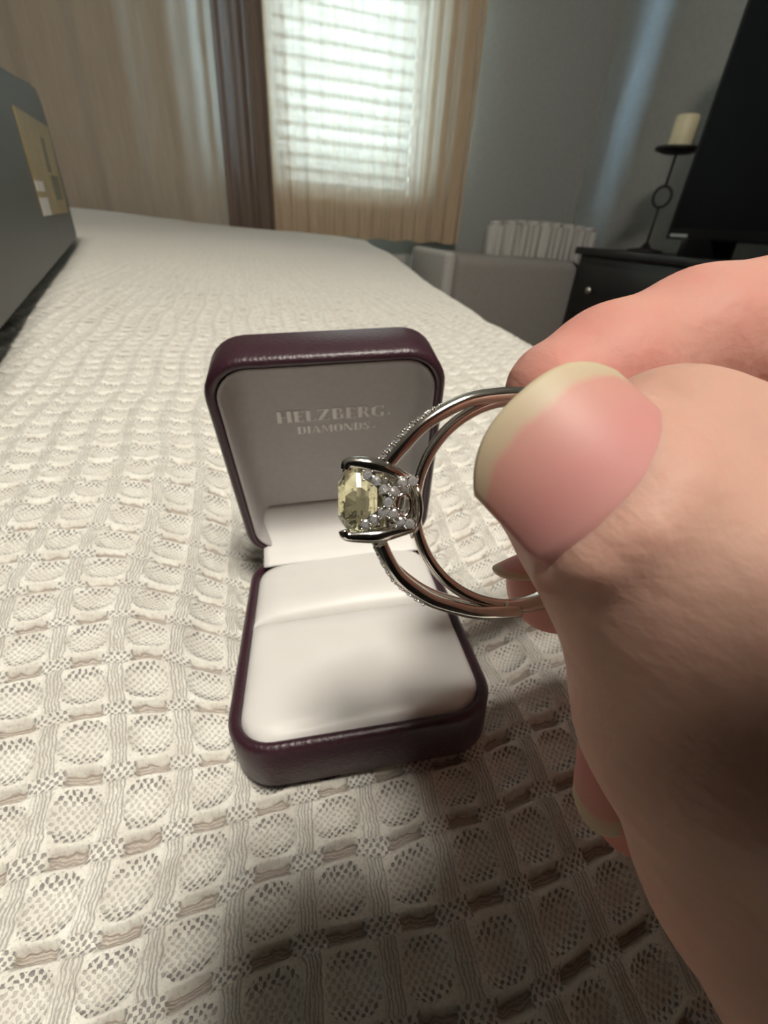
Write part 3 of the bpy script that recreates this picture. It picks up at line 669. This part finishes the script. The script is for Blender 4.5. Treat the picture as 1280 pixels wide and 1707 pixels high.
def make_hand():
    vx = .78; lo = np.array([6., -160., -108.]); hi = np.array([176., 44., -14.]); N = ((hi-lo)/vx).astype(int)+1
    D = np.full(N, 50., np.float32)
    ax = [lo[i]+vx*np.arange(N[i]) for i in range(3)]
    Dt = {}
    for name, ch, red in chains:
        Df = np.full(N, 50., np.float32)
        for (a, ra), (b, rb_) in zip(ch, ch[1:]):
            r = max(ra, rb_)+5; mn = np.minimum(a, b)-r; mx = np.maximum(a, b)+r
            i0 = np.clip(((mn-lo)/vx).astype(int), 0, N); i1 = np.clip(((mx-lo)/vx).astype(int)+2, 0, N)
            if (i1 <= i0).any(): continue
            Xg, Yg_, Zg = np.meshgrid(*[ax[i][i0[i]:i1[i]].astype(np.float32) for i in range(3)], indexing='ij')
            ab = b-a; L2 = ab@ab; t = np.clip(((Xg-a[0])*ab[0]+(Yg_-a[1])*ab[1]+(Zg-a[2])*ab[2])/L2, 0, 1)
            d = np.sqrt((Xg-a[0]-t*ab[0])**2+(Yg_-a[1]-t*ab[1])**2+(Zg-a[2]-t*ab[2])**2)-(ra+(rb_-ra)*t)
            sl = tuple(slice(i0[i], i1[i]) for i in range(3)); o = Df[sl]; k = 2.2
            h = np.clip(.5+.5*(o-d)/k, 0, 1); Df[sl] = o+(d-o)*h-k*h*(1-h)
        k = {'side': 1.6, 'fold': 2.2}.get(name, .9); h = np.clip(.5+.5*(D-Df)/k, 0, 1); D = D+(Df-D)*h-k*h*(1-h)
    # surface nets
    ins = D < 0; nx, ny, nz = N; cs = np.zeros((nx-1, ny-1, nz-1), np.int8)
    for a in (0, 1):
        for b in (0, 1):
            for c in (0, 1): cs += ins[a:nx-1+a, b:ny-1+b, c:nz-1+c]
    act = (cs > 0) & (cs < 8); ijk = np.argwhere(act); idm = -np.ones(act.shape, np.int32); idm[act] = np.arange(len(ijk))
    acc = np.zeros((len(ijk), 3)); cnt = np.zeros(len(ijk)); I, J, Kk = ijk.T
    cor = {(a, b, c): D[I+a, J+b, Kk+c] for a in (0, 1) for b in (0, 1) for c in (0, 1)}
    for p in cor:
        for q in cor:
            if sum(abs(p[i]-q[i]) for i in range(3)) == 1 and p < q:
                d0, d1 = cor[p], cor[q]; m_ = (d0 < 0) != (d1 < 0); t = np.where(m_, d0/(d0-d1+1e-12), 0)
                pt = np.array(p)[None]+t[:, None]*(np.array(q)-np.array(p))[None]; acc[m_] += pt[m_]; cnt[m_] += 1
    V = lo+(ijk+acc/cnt[:, None])*vx; quads = []
    for axn in range(3):
        u_, v_ = [(1, 2), (2, 0), (0, 1)][axn]
        A = np.moveaxis(ins, axn, 0); e_ = A[:-1] != A[1:]; s_ = A[:-1]
        e_ = np.moveaxis(e_, 0, axn); s_ = np.moveaxis(s_, 0, axn)
        P = np.argwhere(e_); ok = (P[:, u_] > 0) & (P[:, v_] > 0) & (P[:, u_] < N[u_]-1) & (P[:, v_] < N[v_]-1); P = P[ok]
        du = np.zeros(3, int); du[u_] = 1; dv = np.zeros(3, int); dv[v_] = 1
        g = lambda Q: idm[Q[:, 0], Q[:, 1], Q[:, 2]]
        q = np.stack([g(P-du-dv), g(P-dv), g(P), g(P-du)], 1); fl = ~s_[P[:, 0], P[:, 1], P[:, 2]]; q[fl] = q[fl][:, ::-1]; quads.append(q)
    Q = np.concatenate(quads)
    # 'red' attribute: nearest chain decides
    red = np.zeros(len(V)); best = np.full(len(V), 1e9)
    for name, ch, rd in chains:
        for i_, ((a, ra), (b, rb_)) in enumerate(zip(ch, ch[1:])):
            ab = b-a; t = np.clip(((V-a)@ab)/(ab@ab), 0, 1); d = np.linalg.norm(V-a-t[:, None]*ab, axis=1)-(ra+(rb_-ra)*t)
            base_ = {'thumb': .30, 'side': .16, 'fold': .3, 'index': .70, 'middle': .7, 'ring': .8, 'little': .6}[name]
            val = base_+(.15 if i_ == 0 else 0); m_ = d < best; red[m_] = val; best = np.minimum(best, d)
    # laplacian smoothing of positions and attribute
    e1 = np.concatenate([Q[:, [0, 1]], Q[:, [1, 2]], Q[:, [2, 3]], Q[:, [3, 0]]]); e1 = np.concatenate([e1, e1[:, ::-1]])
    deg = np.bincount(e1[:, 0], minlength=len(V))[:, None]
    for it in range(3):
        S_ = np.stack([np.bincount(e1[:, 0], V[e1[:, 1], c], len(V)) for c in range(3)], 1)/deg; V = V+.5*(S_-V)
    for it in range(25): red = .4*red+.6*np.bincount(e1[:, 0], red[e1[:, 1]], len(V))/deg[:, 0]
    Wp = (C[None]+(V*.001)@R.T)
    me = bpy.data.meshes.new('hand'); me.vertices.add(len(Wp)); me.vertices.foreach_set('co', Wp.reshape(-1).astype(np.float32))
    me.loops.add(len(Q)*4); me.loops.foreach_set('vertex_index', Q.reshape(-1).astype(np.int32))
    me.polygons.add(len(Q)); me.polygons.foreach_set('loop_start', np.arange(0, len(Q)*4, 4, dtype=np.int32)); me.update(calc_edges=True); me.validate()
    at = me.attributes.new('red', 'FLOAT', 'POINT'); at.data.foreach_set('value', red.astype(np.float32))
    o = link('hand', me, M['skin']); tag(o, 'right hand reaching in from the right and pinching the ring', 'person'); return o
hand = make_hand()
def nail(cx, axis, nrm, length, width, curve_r, sag, free, name='fingernail', label=None, dip=.9, sharp=2.4):
    """cx: centre of the cuticle (mm, camera axes); axis: towards the tip; nrm: outwards."""
    t = np.array(axis, float); t /= np.linalg.norm(t); n_ = np.array(nrm, float); n_ -= t*(n_@t); n_ /= np.linalg.norm(n_); s = np.cross(t, n_)
    nu, nv = 33, 45; bm = bmesh.new(); rows = {}; tip = []
    for lay in (0, 1):
        rows[lay] = []
        for j in range(nv):
            v_ = j/(nv-1); f = 1.0
            hw = width/2*(.93+.07*smoothstep(0, .35, v_))
            row = []
            for i in range(nu):
                u_ = -1+2*i/(nu-1); ua = abs(u_)
                vv = v_*length; 
                endcut = free*ua**sharp; base = .05*length*ua**3        # rounded free edge, rounded cuticle
                vv = base+(length-endcut-base)*v_
                th_ = u_*hw/curve_r
                p = np.array(cx)+t*vv+s*(curve_r*math.sin(th_))+n_*(curve_r*(math.cos(th_)-1)-sag*(vv/length)**2-dip*(1-smoothstep(0, .22, np.array(v_)))*.6)
                if lay: p = p-n_*.38
                row.append(bm.verts.new(tuple((C+R@(p*.001)))))
                if True: tip.append(vv/length if True else 0)
            rows[lay].append(row)
    for lay in (0, 1):
        for j in range(nv-1):
            for i in range(nu-1): bm.faces.new([rows[lay][j][i], rows[lay][j][i+1], rows[lay][j+1][i+1], rows[lay][j+1][i]])
    for i in range(nu-1):
        for j in (0, nv-1): bm.faces.new([rows[0][j][i], rows[0][j][i+1], rows[1][j][i+1], rows[1][j][i]])
    for j in range(nv-1):
        for i in (0, nu-1): bm.faces.new([rows[0][j][i], rows[0][j+1][i], rows[1][j+1][i], rows[1][j][i]])
    o = frombm(name, bm, M['nail'], hand, True)
    js = np.repeat(np.linspace(0, 1, nv), nu); at = o.data.attributes.new('tip', 'FLOAT', 'POINT'); at.data.foreach_set('value', np.r_[js, js].astype(np.float32))
    if label: o['label'] = label
    return o
THN = np.array([-.15, .12, 1.0])
nail(K(1088, 868, 26.6), np.array([-.66, .74, .06]), THN, 10.9, 14.6, 8.3, 2.5, 3.4, name='thumbnail', label='long pink thumbnail with pale free edge')
nail(K(905, 915, 46.0), np.array([-.93, -.30, .10]), np.array([-.35, .9, .25]), 5.6, 6.0, 4.4, .5, 2.6)
nail(K(1024, 1225, 50.6), np.array([-.10, -1, .0]), np.array([-.40, 0, .92]), 12.2, 8.2, 4.8, 1.0, 3.2)

# ------------------------------------------------------------------ carton on the left of the bed
p0 = np.array([-.117, .275]); tt = np.array([-.129, .635]); tt /= np.linalg.norm(tt); nb = np.array([-tt[1], tt[0]])  # nb points left/away
ctn = empty('carton', (p0[0], p0[1], .668), 'dark charcoal carton with a gold label standing on the bed at left', 'box')
prof = [(-.34, .670), (.645, .680), (.655, .690), (.672, .795), (.668, .822), (.655, .842), (.62, .855), (.30, .819), (-.34, .752)]
bm = bmesh.new(); A = [bm.verts.new((a*tt[0]*1, a*tt[1], z-.668)) for a, z in prof]; B = [bm.verts.new((a*tt[0]+nb[0]*-.30*-1, a*tt[1]+nb[1]*.30, z-.668)) for a, z in prof]
bm.faces.new(A); bm.faces.new(B[::-1])
for k in range(len(prof)): bm.faces.new([A[k], A[(k+1) % len(A)], B[(k+1) % len(A)], B[k]])
bmesh.ops.bevel(bm, geom=bm.edges[:], offset=.004, segments=2, affect='EDGES')
frombm('carton_body', bm, M['carton'], ctn)
def patch(name, quad, m, off):
    bm = bmesh.new(); vs = []
    for o_ in (off, off-.0008):
        vs.append([bm.verts.new((a*tt[0]-nb[0]*o_, a*tt[1]-nb[1]*o_, z-.668)) for a, z in quad])
    bm.faces.new(vs[0]); bm.faces.new(vs[1][::-1])
    for k in range(4): bm.faces.new([vs[0][k], vs[0][(k+1) % 4], vs[1][(k+1) % 4], vs[1][k]])
    frombm(name, bm, M[m], ctn)
def lq(a0, a1, b0, b1):  # fractions across (0 near .. 1 far) and up
    c = np.array([[(.293, .717), (.592, .7165)], [(.306, .796), (.650, .815)]])
    f = lambda a, b: tuple((c[0, 0]*(1-a)+c[0, 1]*a)*(1-b)+(c[1, 0]*(1-a)+c[1, 1]*a)*b)
    return [f(a0, b0), f(a1, b0), f(a1, b1), f(a0, b1)]
patch('gold_label', lq(0, 1, 0, 1), 'label', .0008)
patch('label_print', lq(.50, .62, .45, .82), 'label_ink', .0014); patch('label_print', lq(.55, .85, .15, .42), 'label_ink', .0014)
patch('label_print', lq(.0, .22, .0, .18), 'label_white', .0014); patch('label_print', lq(.0, .20, .24, .34), 'label_white', .0014)

# ------------------------------------------------------------------ furniture on the right
ch = empty('armchair', (1.07, 2.02, 0), 'grey slipcovered armchair with ribbed cream back in the corner by the window', 'chair')
boxobj('slipcovered_seat', (-.28, .285, -.22, .24, .06, .645), M['slip'], ch, .035, 4)
boxobj('side_panel', (-.325, -.275, -.20, .22, .06, .655), M['rib'], ch, .02, 3)
for k in range(9):
    x = -.03+.058*k; bm = bmesh.new(); box(bm, x, x+.056, .0, .12, .50, .780-.0006*(k-4)**2)
    bmesh.ops.bevel(bm, geom=bm.edges[:], offset=.018, segments=3, affect='EDGES'); frombm('channel', bm, M['rib'], ch, True)
for x in (-.25, .25):
    for y in (-.18, .2): boxobj('leg', (x-.02, x+.02, y-.02, y+.02, 0, .07), M['black'], ch)
dr = empty('dresser', (1.47, 1.2, 0), 'black dresser with round metal knobs against the right wall', 'dresser')
boxobj('body', (-.17, .17, -.56, .565, .06, .675), M['black'], dr, .004)
boxobj('top', (-.19, .18, -.58, .585, .675, .70), M['black'], dr, .004)
for k in range(3):
    z = .10+.187*k; d_ = boxobj('drawer', (-.182, -.168, -.53, .535, z, z+.175), M['black'], dr, .003)
    for y in (-.42, .43):
        bm = bmesh.new(); bmesh.ops.create_uvsphere(bm, u_segments=16, v_segments=10, radius=.013); 
        for q in bm.verts: q.co.x *= .7
        bmesh.ops.translate(bm, verts=bm.verts[:], vec=(-.196, y, z+.087)); frombm('knob', bm, M['knob'], d_, True)
for x in (-.15, .15):
    for y in (-.53, .53): boxobj('leg', (x-.02, x+.02, y-.02, y+.02, 0, .06), M['black'], dr)
tv = empty('television', (1.41, .94, .70), 'large black television standing on the black dresser', 'television')
boxobj('cabinet', (-.012, .035, -.53, .53, .045, .66), M['tvbody'], tv, .004)
boxobj('screen', (-.0135, -.0118, -.515, .515, .075, .648), M['tvscreen'], tv)
boxobj('trim_mark', (-.0142, -.0125, .44, .51, .052, .060), M['tvmark'], tv)
for y in (-.36, .36): boxobj('foot', (-.10, .10, y-.012, y+.012, 0, .05), M['tvbody'], tv, .003)
cs_ = empty('candle_holder', (1.43, 1.58, .70), 'black iron candle holder with ring stem on the dresser', 'candle holder')
bm = bmesh.new(); lathe(bm, [(0, 0), (.06, 0), (.06, .006), (.02, .012), (.006, .03), (0, .03)], 28); frombm('base', bm, M['iron'], cs_, True)
bm = bmesh.new(); tube_bm(bm, [(0, 0, .02), (0, 0, .138)], .0045, 10); tube_bm(bm, [(0, 0, .195), (0, 0, .29)], .0045, 10); frombm('stem', bm, M['iron'], cs_, True)
bm = bmesh.new(); tube_bm(bm, [(.019*math.cos(2*PI*k/28), -.020*math.cos(2*PI*k/28), .1665+.030*math.sin(2*PI*k/28)) for k in range(28)], .0048, 8, True); frombm('stem_ring', bm, M['iron'], cs_, True)
bm = bmesh.new(); lathe(bm, [(0, .283), (.045, .285), (.068, .292), (.070, .300), (.062, .300), (.04, .294), (0, .293)], 32); frombm('dish', bm, M['iron'], cs_, True)
cn = empty('pillar_candle', (1.43, 1.58, .994), 'ivory pillar candle on the black iron holder', 'candle')
bm = bmesh.new(); lathe(bm, [(0, 0), (.035, 0), (.036, .003), (.036, .084), (.033, .088), (.028, .084), (0, .082)], 28); frombm('wax_body', bm, M['wax'], cn, True)
bm = bmesh.new(); tube_bm(bm, [(0, 0, .08), (.001, 0, .092), (.003, 0, .098)], .001, 6); frombm('wick', bm, M['wick'], cn)

# ------------------------------------------------------------------ the phone that takes the picture, resting on the bed behind the lens
PH = Matrix([[R[i][0], R[i][1], R[i][2], C[i]] for i in range(3)]+[[0, 0, 0, 1]])
ph = empty('smartphone', mtx=PH @ Matrix.Translation((.022, -.050, .0085)), label='black smartphone standing on the bedspread behind the viewpoint, taking the picture', cat='phone')
bm = bmesh.new(); box(bm, -.036, .036, -.071, .071, -.004, .004)
bmesh.ops.bevel(bm, geom=[e_ for e_ in bm.edges if abs(e_.verts[0].co.z-e_.verts[1].co.z) > .005], offset=.010, segments=6, affect='EDGES')
frombm('phone_body', bm, M['tvbody'], ph)
boxobj('display', (-.033, .033, -.068, .068, .004, .0043), M['tvscreen'], ph)
